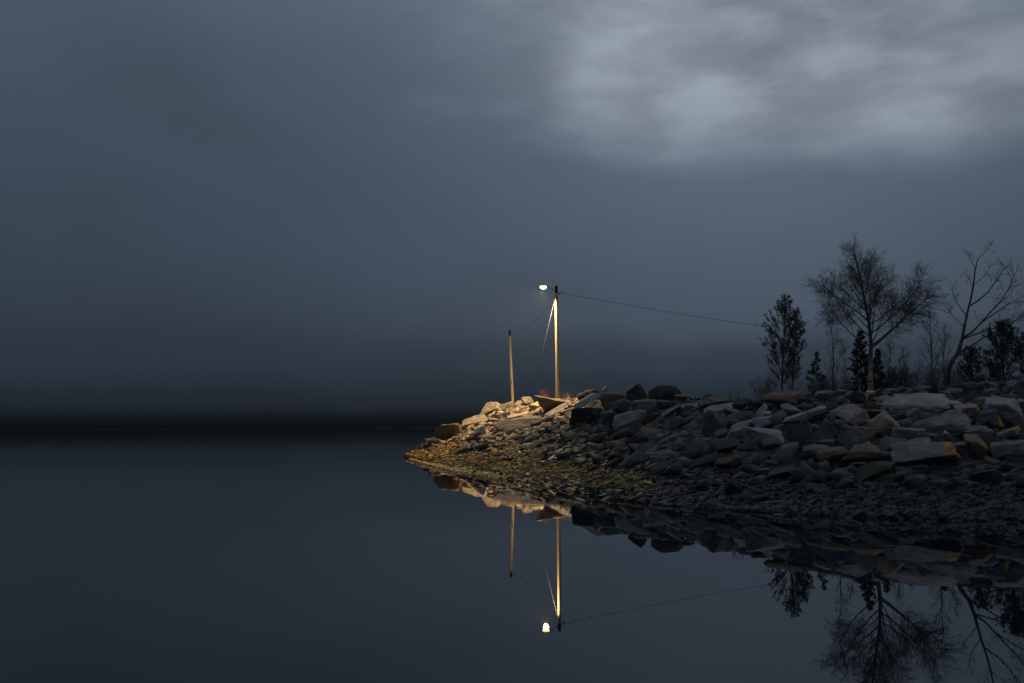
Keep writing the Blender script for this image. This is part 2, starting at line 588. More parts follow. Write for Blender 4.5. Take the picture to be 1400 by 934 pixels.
G1 = 'boulders heaped along the crest and face of the breakwater'
BOULDERS = [  # tan tints by the lamp hold its warm light in the stone colour
    # px, py, w, h, tilt, kind, tint, rust, label
    (757, 556, 46, 19, -8, 'o', 'brown', 0, 'overhanging flat-topped slab with lit upper edge at the foot of the lamp post'),
    (765, 563, 36, 12, 27, 's', 'pale', 0, 'long lamp-lit slab leaning up to the right just below the overhanging slab'),
    (801, 549, 32, 9, 30, 's', 'pale', 0, 'bright narrow tilted slab on the crest right of the lamp post'),
    (804, 541, 28, 13, 5, 'r', 'dark', 0, 'dark low boulder on the crest directly above the bright narrow slab'),
    (836, 546, 36, 18, 8, 'b', 'dark', 0, 'dark broad crest block with a small pale knob resting on it'),
    (828, 533, 12, 6, 28, 's', 'tan', 0, 'small pale knob of stone perched on the dark broad crest block'),
    (803, 570, 40, 26, 0, 'b', 'dark', 0, 'big dark upright block below the bright narrow tilted slab'),
    (707, 584, 58, 15, 17, 's', 'tan', 0, 'longest tan slab lying across the lamp-lit slope below the thin pole'),
    (612, 592, 32, 23, 8, 'r', 'brown', 0, 'rounded brown boulder at the tip of the breakwater'),
    (648, 578, 32, 15, 14, 's', 'tan', 0, 'tan slab right of the rounded brown boulder near the tip'),
    (670, 561, 30, 18, 12, 'b', 'tan', 0, 'lamp-lit tan block on the crest left of the thin pole'),
    (873, 538, 30, 22, 0, 'w', 'dark', 0, 'dark pointed boulder, highest on the crest mid-breakwater'),
    (908, 540, 39, 21, 6, 'r', 'dark', 0, 'dark humped boulder on the crest right of the pointed one'),
    (937, 545, 24, 9, -6, 's', 'brown', 0, 'low flat brownish crest stone right of the dark humped boulder'),
    (849, 556, 23, 17, 6, 'b', 'blue', 0, 'blue-grey block wedged below the dark broad crest block'),
    (880, 556, 30, 18, -4, 'b', 'grey', 0, 'grey block directly under the dark pointed boulder'),
    (860, 574, 40, 21, 14, 'b', 'pale', 0, 'pale blue-grey wedge on the slope below the dark pointed boulder'),
    (832, 574, 21, 20, 0, 'b', 'dark', 0, 'dark squarish block left of the pale blue-grey wedge'),
    (915, 564, 30, 8, 28, 's', 'blue', 0, 'narrow blue slab leaning up right below the dark humped boulder'),
    (922, 578, 24, 14, 24, 'b', 'grey', 0, 'grey tilted block below the narrow blue slab'),
    (1073, 545, 56, 18, -4, 'r', 'brown', 0, 'brown whale-backed boulder on the crest in front of the twin pines'),
    (1036, 552, 24, 13, 0, 'b', 'dark', 0, 'dark square crest block left of the brown whale-backed boulder'),
    (1013, 552, 20, 11, 0, 'b', 'dark', 0, 'smaller dark crest block, second left of the whale-backed boulder'),
    (985, 558, 42, 9, 13, 's', 'pale', 0, 'long thin pale slab on top of the bank left of the pines'),
    (1000, 565, 20, 17, 0, 'b', 'grey', 0, 'upright grey block at the right end of the long thin pale slab'),
    (975, 577, 34, 30, 6, 'b', 'grey', 0, 'tall block with grey top and dark front under the long thin slab'),
    (1003, 580, 25, 21, 0, 'b', 'teal', 0, 'teal-grey block right of the tall dark-fronted block'),
    (1009, 588, 32, 20, 38, 'w', 'tan', 0, 'tan wedge leaning steeply right in the middle of the bank'),
    (1039, 579, 36, 17, 10, 'b', 'pale', 0, 'pale grey block right of the steep tan wedge'),
    (1046, 599, 44, 27, 3, 'b', 'pale', 0, 'flat-topped pale block with dark front in mid-slope left of the boxy boulder'),
    (1078, 562, 22, 17, 0, 'b', 'grey', 0, 'grey block just below the brown whale-backed boulder'),
    (1103, 569, 50, 19, 19, 's', 'pale', 0, 'big grey slab tilted up right below the whale-backed boulder'),
    (1092, 596, 38, 38, 0, 'b', 'grey', 0, 'boxy boulder with pale cap and dark front below the big tilted slab'),
    (1132, 555, 27, 22, 0, 'r', 'moss', 0, 'dark greenish rounded boulder between the big tilted slab and the orange-stained one'),
    (1174, 545, 30, 19, -8, 'b', 'pale', 1, 'pale boulder with bright orange stain on the crest below the tall birch'),
    (1153, 547, 18, 13, 0, 'b', 'blue', 0, 'small blue-grey crest block left of the orange-stained pale boulder'),
    (1162, 569, 42, 30, -10, 'w', 'pink', .35, 'large pinkish wedge below the orange-stained pale boulder'),  # warm light on its right edge painted with the stain colour
    (1138, 567, 40, 6, 33, 's', 'grey', 0, 'thin rail-like slab leaning against the large pinkish wedge'),
    (1133, 588, 24, 28, 0, 'w', 'teal', 0, 'teal upright shard under the thin rail-like slab'),
    (1172, 597, 36, 28, 4, 'b', 'grey', 0, 'flat-topped block with black front below the large pinkish wedge'),
    (1258, 550, 78, 25, -3, 'b', 'pink', 0, 'largest pale flat slab on the bank, below the thin sapling birches'),
    (1229, 552, 18, 15, 25, 'b', 'ochre', 0, 'ochre stone at the left end of the largest pale flat slab'),
    (1206, 553, 15, 10, 0, 'r', 'ochre', 0, 'small ochre stone between the orange-stained boulder and the largest slab'),
    (1197, 564, 28, 15, -4, 'b', 'blue', 0, 'dark blue flat-sided block right of the large pinkish wedge'),
    (1208, 581, 36, 30, -6, 'w', 'tan', .6, 'tan wedge with an orange right edge below the dark blue block'),
    (1254, 570, 26, 23, 0, 'w', 'blue', 0, 'blue-grey pointed rock beneath the middle of the largest slab'),
    (1236, 570, 17, 17, 0, 'b', 'teal', 0, 'small teal block left of the blue-grey pointed rock'),
    (1290, 577, 66, 34, 4, 'b', 'grey', 0, 'massive grey block right of the blue-grey pointed rock'),
    (1295, 554, 32, 13, 0, 's', 'pink', 0, 'pinkish slab lying on top of the massive grey block'),
    (1322, 560, 36, 19, -8, 'b', 'pink', .5, 'pinkish block with a tan right end above the massive grey block'),  # tan end is warm light put into the stain colour
    (1354, 576, 32, 32, 0, 'b', 'teal', 1, 'teal block with an ochre right face near the right edge'),
    (1383, 566, 58, 38, -30, 'w', 'pale', 0, 'big pale wedge sloping down to the right at the right edge'),
    (1335, 593, 32, 22, 0, 'b', 'blue', 0, 'blue-grey block below the pinkish block with the tan end'),
    (1376, 592, 30, 12, 20, 's', 'tan', .5, 'tilted brownish slab below the big pale wedge'),
    (1241, 593, 38, 16, -4, 's', 'grey', 0, 'grey flat slab above the long rust-ended boulder'),
    (1272, 598, 20, 17, -20, 'b', 'teal', 0, 'teal stone resting between the grey flat slab and massive grey block'),
    (1264, 623, 74, 31, 4, 'b', 'grey', 1, 'long dark boulder with a vivid rust-orange right end'),
    (1252, 607, 34, 9, 6, 's', 'grey', .4, 'flat stone lying on the long rust-ended boulder'),
    (1342, 613, 40, 24, -32, 'w', 'brown', .55, 'ochre wedge leaning left to right of the rust-ended boulder'),
    (1312, 611, 32, 22, 0, 'b', 'grey', 0, 'grey block between the rust-ended boulder and the ochre wedge'),
    (1386, 616, 48, 30, 6, 'b', 'grey', 0, 'bulky grey boulder cut by the right edge above the beach'),
    (1346, 652, 34, 21, 10, 's', 'teal', 0, 'flat shield-shaped stone on the beach below the ochre wedge'),
    (1138, 624, 36, 25, 6, 'b', 'brown', 0, 'brown-topped block low on the bank below the teal shard'),
    (1187, 619, 48, 26, -4, 'b', 'brown', 0, 'broad brownish block left of the long rust-ended boulder'),
    (1195, 646, 50, 22, 17, 'w', 'moss', 0, 'mossy wedge at the top of the gravel beach'),
    (1214, 655, 34, 10, 19, 's', 'blue', 0, 'blue slab leaning on the right foot of the mossy wedge'),
    (1071, 622, 40, 21, 18, 'b', 'grey', 0, 'tilted grey block below the boxy boulder with the pale cap'),
    (1069, 648, 40, 16, 18, 's', 'grey', 0, 'flat grey slab near the gravel below the tilted grey block'),
    (996, 633, 32, 21, 14, 'b', 'brown', 0, 'block with a brown left face low on the bank below the tan wedge'),
    (990, 612, 38, 15, 12, 's', 'dark', 0, 'dark flat slab below the tall dark-fronted block'),
    (965, 632, 38, 17, 18, 's', 'dark', 0, 'dark smooth slab tilted up right, left of the brown-faced block'),
    (954, 667, 24, 12, 18, 's', 'grey', 0, 'striped grey slab by the waterline gravel in the middle of the shore'),
]
STONES = [
    (746, 575, 13, 9, 28, 'b', 'pale'), (721, 549, 14, 11, 0, 'b', 'tan'), (731, 557, 13, 12, 0, 'b', 'tan'),
    (712, 552, 15, 9, 6, 'b', 'tan'), (690, 557, 19, 13, 5, 'b', 'tan'), (686, 569, 21, 13, 10, 'b', 'tan'),
    (711, 598, 17, 6, 15, 's', 'tan'), (703, 571, 22, 10, 12, 's', 'pale'), (724, 571, 20, 9, 16, 's', 'tan'),
    (814, 590, 19, 11, 8, 'b', 'tan'), (756, 588, 22, 13, 0, 'b', 'dark'), (733, 581, 14, 10, 0, 'b', 'dark'),
    (774, 598, 17, 6, 10, 's', 'tan'), (755, 611, 13, 5, 4, 's', 'pale'), (796, 611, 15, 6, 6, 's', 'tan'),
    (595, 605, 16, 10, 0, 'r', 'dark'), (682, 566, 10, 10, 0, 'b', 'pale'), (674, 576, 16, 13, 15, 'b', 'tan'),
    (642, 591, 10, 6, 0, 'b', 'tan'), (656, 594, 16, 15, 40, 'b', 'pale'), (654, 612, 21, 8, 4, 'r', 'dark'),
    (671, 600, 16, 6, 4, 's', 'tan'), (643, 600, 13, 9, 0, 'b', 'dark'), (630, 585, 14, 9, 10, 'b', 'brown'),
    (690, 583, 12, 8, 10, 'b', 'tan'), (903, 553, 20, 11, 4, 'b', 'blue'), (918, 553, 19, 8, -5, 's', 'brown'),
    (867, 561, 13, 8, 8, 'b', 'blue'), (864, 584, 32, 14, 16, 's', 'dark'), (886, 591, 26, 9, 27, 's', 'brown'),
    (846, 608, 21, 8, 34, 's', 'brown'), (931, 598, 15, 9, -10, 'b', 'tan'), (950, 601, 17, 12, 0, 'b', 'blue'),
    (916, 604, 22, 13, 28, 's', 'grey'), (991, 549, 34, 9, 2, 's', 'brown'), (963, 555, 20, 13, 14, 'b', 'brown'),
    (985, 594, 18, 12, 25, 'b', 'blue'), (1040, 564, 17, 13, 40, 'b', 'pale'), (1053, 568, 21, 9, -12, 's', 'pale'),
    (968, 603, 16, 9, 5, 'b', 'grey'), (1148, 582, 20, 18, 15, 'b', 'teal'), (1120, 598, 16, 16, 20, 'b', 'teal'),
    (1131, 607, 20, 14, 0, 'b', 'teal'), (1112, 585, 15, 9, 0, 'b', 'grey'), (1196, 578, 14, 13, 0, 'b', 'tan'),
    (1192, 538, 16, 7, 0, 's', 'pale'), (1128, 538, 26, 8, 0, 's', 'grey'), (1212, 544, 14, 7, 0, 'r', 'grey'),
    (1097, 546, 20, 12, 0, 'b', 'dark'), (1292, 597, 11, 14, 25, 'b', 'pink'), (1393, 551, 22, 11, 8, 'b', 'tan'),
    (1333, 579, 20, 15, 0, 'b', 'dark'), (1245, 657, 16, 12, 25, 'b', 'blue'), (1271, 657, 20, 15, 0, 'w', 'brown'),
    (1295, 666, 16, 18, 30, 'b', 'blue'), (1317, 661, 18, 10, 0, 's', 'grey'), (1329, 664, 16, 9, 0, 'b', 'ochre'),
    (1234, 662, 10, 8, 0, 'r', 'tan'), (1306, 652, 15, 13, 0, 'b', 'teal'), (1355, 703, 14, 10, 0, 'r', 'blue'),
    (1379, 641, 14, 14, 0, 'b', 'brown'), (1356, 631, 20, 9, -10, 's', 'brown'), (1174, 638, 20, 18, 0, 'b', 'moss'),
    (1153, 653, 17, 11, 0, 'b', 'blue'), (1162, 658, 16, 12, 0, 'r', 'brown'), (1140, 656, 12, 9, 0, 'r', 'tan'),
    (1116, 669, 36, 10, -4, 's', 'blue'), (1156, 630, 16, 13, 30, 'b', 'brown'), (1222, 666, 14, 10, 0, 'b', 'teal'),
    (1014, 641, 16, 11, 22, 'b', 'blue'), (1031, 628, 19, 11, 18, 'b', 'teal'), (1018, 681, 22, 14, 12, 's', 'teal'),
    (1040, 683, 23, 12, 10, 's', 'teal'), (1000, 669, 15, 20, 40, 's', 'grey'), (1053, 635, 16, 11, -15, 'b', 'brown'),
    (993, 689, 12, 6, 0, 's', 'pale'), (922, 635, 28, 9, 38, 's', 'brown'), (898, 633, 18, 8, 15, 's', 'tan'),
    (967, 648, 16, 5, 4, 's', 'grey'), (790, 585, 16, 9, 12, 'b', 'dark'), (842, 592, 20, 10, 12, 's', 'dark'),
    (872, 606, 26, 12, 20, 's', 'dark'), (902, 618, 24, 9, 24, 's', 'dark'), (940, 620, 22, 10, 20, 's', 'grey'),
    (1025, 612, 24, 12, 16, 's', 'dark'), (1105, 625, 20, 12, 12, 's', 'dark'), (1060, 665, 24, 9, 14, 's', 'dark'),
    (1100, 645, 18, 10, 20, 's', 'grey'), (1250, 640, 30, 9, 2, 's', 'dark'), (1310, 635, 20, 8, 6, 's', 'dark'),
    (1395, 655, 16, 14, 0, 'b', 'brown'), (1215, 625, 18, 16, 0, 'b', 'grey'), (1120, 555, 16, 9, 0, 'b', 'dark'),
    (945, 557, 22, 10, 10, 'b', 'grey'), (945, 575, 22, 13, 22, 'b', 'dark'), (893, 573, 20, 12, 10, 'b', 'dark'),
    (1230, 606, 16, 8, 0, 'b', 'dark'), (1160, 610, 20, 12, 0, 'b', 'dark'), (1305, 590, 14, 9, 0, 'b', 'teal'),
    (1262, 538, 12, 8, 0, 'r', 'ochre'), (1294, 537, 10, 6, 0, 'r', 'tan'), (1304, 534, 18, 5, 0, 's', 'grey'),
    (1220, 535, 16, 6, 0, 's', 'grey'), (1355, 535, 18, 7, 0, 's', 'teal'), (1375, 542, 26, 6, 0, 's', 'dark'),
    (1150, 535, 14, 6, 0, 's', 'grey'), (1052, 611, 18, 10, 5, 'b', 'dark'), (1120, 640, 16, 9, 10, 'b', 'dark'),
]
for i, (px, py, w_, h_, tl, kd, tn, ru, lb) in enumerate(BOULDERS):
    o = place_rock(px, py, w_, h_, tl, kd, tn, ru, 'boulder', None, 100 + i)
    tag(o, lb, 'boulder', G1)
for i, (px, py, w_, h_, tl, kd, tn) in enumerate(STONES):
    place_rock(px, py, w_, h_, tl, kd, tn, 0, 'stone', bank, 400 + i)
CAMI = np.array(cam.matrix_world.inverted() if False else (Matrix.Translation((0, 0, CAM_H)) @ CM).inverted())


def clear_of_boulders(x, y, z, q=None):
    """1 where a loose stone would lie clear of the faces of the large boulders"""
    p = np.stack([x, y, z + .25, np.ones_like(x)], 1) @ CAMI.T
    px_, py_ = 700 + FPX * p[:, 0] / -p[:, 2], 467 - FPX * p[:, 1] / -p[:, 2]
    ok = np.ones(len(x))
    for b_ in BOULDERS:
        if b_[2] < 24: continue
        ok[((px_ - b_[0]) / (b_[2] * .66)) ** 2 + ((py_ - b_[1]) / (b_[3] * .85)) ** 2 < 1] = 0
    return ok


# filler stones, sharing a small library of shapes
LIB = []
for i in range(16):
    sh, f = rock_shape(900 + i, 'bsws'[i % 4], 2)
    sh = sh * np.array([1, .8, .36 if i % 2 == 1 else .6])
    LIB.append(mesh_from('stone_shape', sh, f, M_ROCK, False))
cnt = 0
names = list(TINT)
while cnt < 185:
    px = rnd.uniform(575, 1425)
    u = ray(px, 590).x
    dw, dr, zr, db = [float(q) for q in st(u)]
    q = rnd.uniform(.30, 1.04)
    d = dw + (dr - dw) * q
    sz = rnd.uniform(.36, .85) * (1.3 if d > 55 else 1)
    if zr < .6: continue
    z = float(ground(u, d))
    if z < .55 and sz > .35: continue
    if not clear_of_boulders(np.array([u * d]), np.array([d]), np.array([z]))[0]: continue
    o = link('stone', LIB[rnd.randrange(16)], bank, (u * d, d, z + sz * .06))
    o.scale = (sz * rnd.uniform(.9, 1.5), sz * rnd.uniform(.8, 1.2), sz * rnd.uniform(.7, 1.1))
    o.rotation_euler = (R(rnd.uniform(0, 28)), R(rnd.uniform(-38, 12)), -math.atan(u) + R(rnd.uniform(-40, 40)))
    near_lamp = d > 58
    tn = rnd.choice(['tan', 'tan', 'pale', 'brown', 'grey'] if near_lamp else ['grey', 'grey', 'blue', 'teal', 'dark', 'dark', 'brown', 'dark'])  # stones near the lamp get its warm light in their tint
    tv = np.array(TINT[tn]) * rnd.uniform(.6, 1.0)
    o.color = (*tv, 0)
    cnt += 1


# ------------------------------------------------------------------ loose rubble and gravel (uncountable)
def scatter(name, label, n, seed, qrange, size, flat, pal, mat, pxr=(556, 1440), dens=None, sink=.2, align=0.0, zmax=None, zmin=-.03):
    rg = np.random.default_rng(seed)
    ulo, uhi = ray(pxr[0], 590).x, ray(pxr[1], 590).x
    P = []
    while len(P) < n:
        u = rg.uniform(ulo, uhi, 4 * n)
        dw, dr, zr, db = st(u)
        q = rg.uniform(qrange[0], qrange[1], 4 * n)
        d = dw + (dr - dw) * q
        z = ground(u, d)
        ok = (z > zmin) & (zr > .05)
        if zmax is not None: ok &= z < zmax + rg.normal(0, .12, 4 * n)
        if dens is not None: ok &= rg.uniform(0, 1, 4 * n) < dens(u * d, d, z, q)
        for a in np.stack([u * d, d, z], 1)[ok]:
            P.append(a)
            if len(P) >= n: break
    P = np.array(P)
    shapes = [rock_shape(seed * 100 + i_, 'bsw'[i_ % 3], 0) for i_ in range(14)]
    which = rg.integers(0, 14, n)
    s = np.exp(rg.uniform(np.log(size[0]), np.log(size[1]), n))
    sc = np.stack([s * rg.uniform(.8, 1.6, n), s * rg.uniform(.7, 1.2, n), s * flat * rg.uniform(.6, 1.2, n)], 1) * .5
    az = rg.uniform(0, 2 * math.pi, n)
    if align:
        az = rg.normal(align, .4, n)
    tx = rg.normal(.15, .25, n)
    ty = rg.normal(-.34, .3, n)
    def rot(ax, a):
        c, s_ = np.cos(a), np.sin(a)
        o_ = np.zeros((n, 3, 3)); i_, j_ = [(1, 2), (0, 2), (0, 1)][ax]
        o_[:, ax, ax] = 1; o_[:, i_, i_] = c; o_[:, j_, j_] = c
        o_[:, i_, j_] = -s_ if ax != 1 else s_
        o_[:, j_, i_] = s_ if ax != 1 else -s_
        return o_
    Rm = rot(2, az) if align else np.einsum('nij,njk->nik', rot(0, tx), np.einsum('nij,njk->nik', rot(1, ty), rot(2, az)))
    if align:
        Rm = np.einsum('nij,njk->nik', rot(0, tx), Rm)
    P[:, 2] += sc[:, 2] * (1 - sink * 2)
    pal = np.array(pal)
    tint = pal[rg.integers(0, len(pal), n)] * rg.uniform(.6, 1.35, (n, 1))
    VV, FF, CC, base_ = [], [], [], 0
    for i_, (v0, f0) in enumerate(shapes):
        m_ = np.nonzero(which == i_)[0]
        k = len(v0)
        q = np.einsum('nij,nkj->nki', Rm[m_], (v0 * 2)[None] * sc[m_][:, None, :]) + P[m_][:, None, :]
        VV.append(q.reshape(-1, 3))
        FF.append((f0[None] + (np.arange(len(m_)) * k)[:, None, None]).reshape(-1, 3) + base_)
        CC.append(np.concatenate([np.repeat(tint[m_], k, 0), np.ones((len(m_) * k, 1))], 1))
        base_ += len(m_) * k
    Vv, F, c = np.concatenate(VV), np.concatenate(FF), np.concatenate(CC)
    return tag(link(name, mesh_from(name, Vv, F, mat, False, c)), label, None, None, 'stuff')


PG = [(.14, .14, .14), (.10, .115, .13), (.07, .07, .07), (.15, .115, .08), (.22, .22, .21), (.09, .105, .105), (.05, .05, .05)]
scatter('rubble', 'loose broken rubble filling the gaps between the boulders', 6000, 1, (.22, 1.04), (.10, .36), .5, [tuple(.7 * np.array(c_)) for c_ in PG], M_STONE, (556, 1760), sink=.42)
scatter('broken_stone', 'jumbled broken stone between the larger boulders', 900, 8, (.22, .80), (.34, .85), .60, [tuple(.6 * np.array(c_)) for c_ in PG], M_STONE, (735, 1760), clear_of_boulders, sink=.24).parent = bank
scatter('gravel', 'coarse wet gravel on the lower shore', 27500, 2, (-.04, .36), (.045, .30), .5, [tuple(.26 * np.array(c_)) for c_ in PG], M_PEBBLE, (690, 1760), sink=.25)
scatter('shore_stones', 'stones half drowned along the waterline', 560, 9, (-.05, .10), (.12, .38), .5, [tuple(.7 * np.array(c_)) for c_ in PG], M_PEBBLE, (640, 1760), sink=.25, zmin=-.16)
scatter('large_rubble', 'big broken stones further along the bank', 190, 10, (.30, 1.02), (.7, 1.7), .62, [tuple(1.5 * np.array(c_)) for c_ in PG], M_STONE, (1445, 1760), sink=.3)
scatter('pebble_strip', 'pebbles along the waterline with lamp glints in their golden tint', 9000, 3, (-.02, .10), (.05, .14), .6,
        [(.66, .40, .09), (.52, .31, .07), (.70, .46, .15), (.3, .18, .05)], M_STRIP, (560, 800), sink=.25, zmax=.22)  # gold of the lamp glints put into the pebble colours


def weed_d(x, y, z, q):
    p = 700 + FPX * x / y
    patch = np.array([noise.noise(Vector((a_ * .5, b_ * .35, 7))) for a_, b_ in zip(x, y)])
    return np.clip((890 - p) / 190, .0, 1) * np.clip((1.5 - z) / .5, 0, 1) * np.clip(.75 + patch * 1.8, .05, 1)


scatter('seaweed', 'yellow-brown rockweed draped over the stones at the breakwater tip', 30000, 4, (.02, .75), (.07, .32), .45,
        [(.46, .26, .045), (.37, .20, .035), (.25, .135, .025), (.50, .30, .07), (.14, .08, .02), (.06, .04, .015), (.03, .025, .02)], M_WEED, (554, 890), weed_d, sink=.3, align=.55, zmin=.1)

scatter('lamp_tinted_rubble', 'broken stone with lamplight in its pale tint on the head of the breakwater', 3200, 6, (.38, 1.1), (.15, .75), .5,
        [(.32, .25, .17), (.26, .20, .14), (.36, .29, .21), (.18, .135, .09), (.08, .065, .05), (.05, .045, .04)], M_STONE2, (580, 800),  # lamplight put into the stone tints, paler and warmer than plain rubble
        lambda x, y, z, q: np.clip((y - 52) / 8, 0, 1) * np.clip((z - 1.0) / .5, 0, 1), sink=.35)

# ------------------------------------------------------------------ far shore and the low cloud on it
m, t, b, o = material('dark_forest_hill')
pos = t.n('ShaderNodeNewGeometry').outputs['Position']
nz = t.noise(pos, .05, 5, .6)
zz = t.n('ShaderNodeSeparateXYZ'); t.put(zz.inputs[0], pos)
shore = t.smooth(t.math('ADD', zz.outputs[2], t.math('MULTIPLY', t.noise(pos, .03, 4), 1.6)), 1.6, .8)
t.put(b.inputs['Base Color'], t.mix(shore, t.mix(nz, (.005, .009, .011), (.02, .027, .028)), (.06, .056, .052)))
b.inputs['Roughness'].default_value = 1
b.inputs['Specular IOR Level'].default_value = 0
M_HILL = m
verts, faces = [], []
na, nb = 160, 14
for i in range(na + 1):
    a = R(-62 + 124 * i / na)
    for j in range(nb + 1):
        q = j / nb
        dd = 1450 + 900 * q + noise.noise(Vector((a * 6, 0, 1))) * 60 * (1 - q)
        z = -2 + 84 * q ** .8 * (1 + .25 * noise.noise(Vector((a * 5, q * 2, 4)))) + (noise.noise(Vector((a * 60, q * 8, 2))) * 4 if q > 0 else 0)
        verts.append((math.sin(a) * dd, math.cos(a) * dd, z))
for i in range(na):
    for j in range(nb):
        k = i * (nb + 1) + j
        faces.append((k, k + nb + 1, k + nb + 2, k + 1))
tag(link('far_hills', mesh_from('far_hills', verts, np.array(faces), M_HILL, True)), 'dark far shore under low cloud', None, None, 'structure')

mv = bpy.data.materials.new('low_cloud')
mv.use_nodes = True
t = NT(mv.node_tree)
pv = t.n('ShaderNodeVolumePrincipled')
pv.inputs['Color'].default_value = (.57, .62, .675, 1)
pv.inputs['Density'].default_value = .013
pv.inputs['Anisotropy'].default_value = 0.70
mo = t.n('ShaderNodeOutputMaterial')
t.put(mo.inputs['Volume'], pv.outputs[0])
# a closed bank of mist hanging against the hillside: thin at its lower edge, thicker with height
prof = [(5, 0), (10, 4), (16, 12), (21, 27), (26, 52), (31, 88), (37, 140), (44, 205), (53, 255), (63, 250), (78, 195), (94, 125), (110, 62), (124, 22), (138, 3)]
verts, faces = [], []
na = 120
np_ = len(prof)
for i in range(na + 1):
    a = R(-60 + 120 * i / na)
    lift = 1 + .16 * noise.noise(Vector((a * 7, 1.3, 0))) + .10 * noise.noise(Vector((a * 19, 4.3, 0)))
    for (z, th) in prof:
        dd = 1390 - th
        verts.append((math.sin(a) * dd, math.cos(a) * dd, z * lift))
    for (z, th) in prof:
        verts.append((math.sin(a) * 1391, math.cos(a) * 1391, z * lift))
w2 = 2 * np_
for i in range(na):
    for j in range(np_ - 1):
        k = i * w2 + j
        faces.append((k, k + 1, k + w2 + 1, k + w2))
        k2 = k + np_
        faces.append((k2, k2 + w2, k2 + w2 + 1, k2 + 1))
    k = i * w2
    faces.append((k, k + w2, k + w2 + np_, k + np_))
    k = i * w2 + np_ - 1
    faces.append((k, k + np_, k + np_ + w2, k + w2))
for e, i in ((0, 0), (1, na)):
    for j in range(np_ - 1):
        k = i * w2 + j
        q = (k, k + np_, k + np_ + 1, k + 1)
        faces.append(q if e == 0 else q[::-1])
hm = mesh_from('mist_volume', verts, np.array(faces), mv)
bm = bmesh.new(); bm.from_mesh(hm)
bmesh.ops.recalc_face_normals(bm, faces=bm.faces)
if bm.calc_volume(signed=True) < 0: bmesh.ops.reverse_faces(bm, faces=bm.faces)
bm.to_mesh(hm); bm.free()
hz = tag(link('mist_volume', hm), 'low mist hanging on the far hillside', None, None, 'stuff')  # low cloud bank, shaped in front of the hill to fade its top

# thin air volume added over the breakwater to give the lamp a glow
ma = bpy.data.materials.new('lamp_glow_air')
ma.use_nodes = True
t = NT(ma.node_tree)
pv = t.n('ShaderNodeVolumePrincipled')
pv.inputs['Color'].default_value = (.97, .98, 1, 1)
pv.inputs['Density'].default_value = .00015
mo = t.n('ShaderNodeOutputMaterial')
t.put(mo.inputs['Volume'], pv.outputs[0])
bm = bmesh.new()
bmesh.ops.create_cube(bm, size=1, matrix=Matrix.Translation((0, 60, 9.5)) @ Matrix.Diagonal((260, 160, 22, 1)))
hm = bpy.data.meshes.new('mist_volume'); bm.to_mesh(hm); bm.free()
hm.materials.append(ma)
tag(link('mist_volume', hm), 'thin air added over the water and breakwater for the lamp glow', None, None, 'stuff')

# ------------------------------------------------------------------ street lamp on the breakwater
LD = 78.0
top = at(760.5, 391, LD)
gx, gy = top.x + .03, LD
gzz = gz(gx, gy)
lamp = thing('street_lamp', (gx, gy, gzz - .3), 'lit street lamp on a tall wooden pole above the breakwater', 'street lamp')
h = top.z - (gzz - .3)


def P(px, py, d, root):
    return at(px, py, d) - root.location


tb = Tubes()
pp = [Vector((0, 0, h * k / 12)) + Vector((-.03 * k / 12, 0, 0)) for k in range(12)] + [Vector((-.03, 0, h - .56))]
tb.add(pp, [.155 - .035 * k / 12 for k in range(13)], 14)
tb.build('pole', M_POLE, lamp)
tb = Tubes()
tb.add([Vector((-.03, 0, h - .559)), Vector((-.03, 0, h - .02)), Vector((-.03, 0, h))], [.126, .124, .09], 14)
tb.build('shaded_pole_end', M_DARKTOP, lamp)  # pole top above the lamp, its shade put into a near-black colour
head = P(743, 392.5, LD - .3, lamp)
tb = Tubes()
a0 = Vector((-.1, -.05, h - .42))
tb.add([a0, a0 + (head - a0) * .4 + Vector((0, 0, .10)), a0 + (head - a0) * .75 + Vector((0, 0, .10)), head + Vector((.18, .05, .07))], [.03, .028, .026, .026], 8)
tb.build('arm', M_METAL, lamp)
# head housing: flattened tapering shell
bm = bmesh.new()
bmesh.ops.create_uvsphere(bm, u_segments=20, v_segments=12, radius=1)
for v in bm.verts:
    x, y, z = v.co
    tap = 1 - .25 * (x > 0) * x
    v.co = (x * .34, y * .16 * tap, max(z, -.2) * .085)
me = bpy.data.meshes.new('lamp_head'); bm.to_mesh(me); bm.free()
me.materials.append(M_METAL)
hd = link('lamp_head', me, lamp, head + Vector((.04, 0, .10)))
m, t, b, o = material('lit_lamp_glass')
b.inputs['Base Color'].default_value = (.9, .85, .7, 1)
b.inputs['Emission Color'].default_value = (1.0, .70, .32, 1)
b.inputs['Emission Strength'].default_value = 4
M_LENS = m
bm = bmesh.new()
bmesh.ops.create_uvsphere(bm, u_segments=20, v_segments=12, radius=1)
for v in bm.verts:
    x, y, z = v.co
    v.co = (x * .27, y * .15, z * .185)
me = bpy.data.meshes.new('lens'); bm.to_mesh(me); bm.free()
me.polygons.foreach_set('use_smooth', np.ones(len(me.polygons), bool))
me.materials.append(M_LENS)
ls = link('lens', me, hd, (-.06, 0, -.10))
ld = bpy.data.lights.new('lamp_light', 'SPOT')
ld.energy = 14000
ld.color = (1.0, .68, .33)
ld.spot_size = R(161)
ld.spot_blend = .66
ld.shadow_soft_size = .19
lo = bpy.data.objects.new('lamp_light', ld)
COL.objects.link(lo)
lo.location = lamp.location + head + Vector((-.02, 0, -.24))
lo.rotation_euler = Vector((-.46, -.03, -1)).to_track_quat('-Z', 'Y').to_euler()
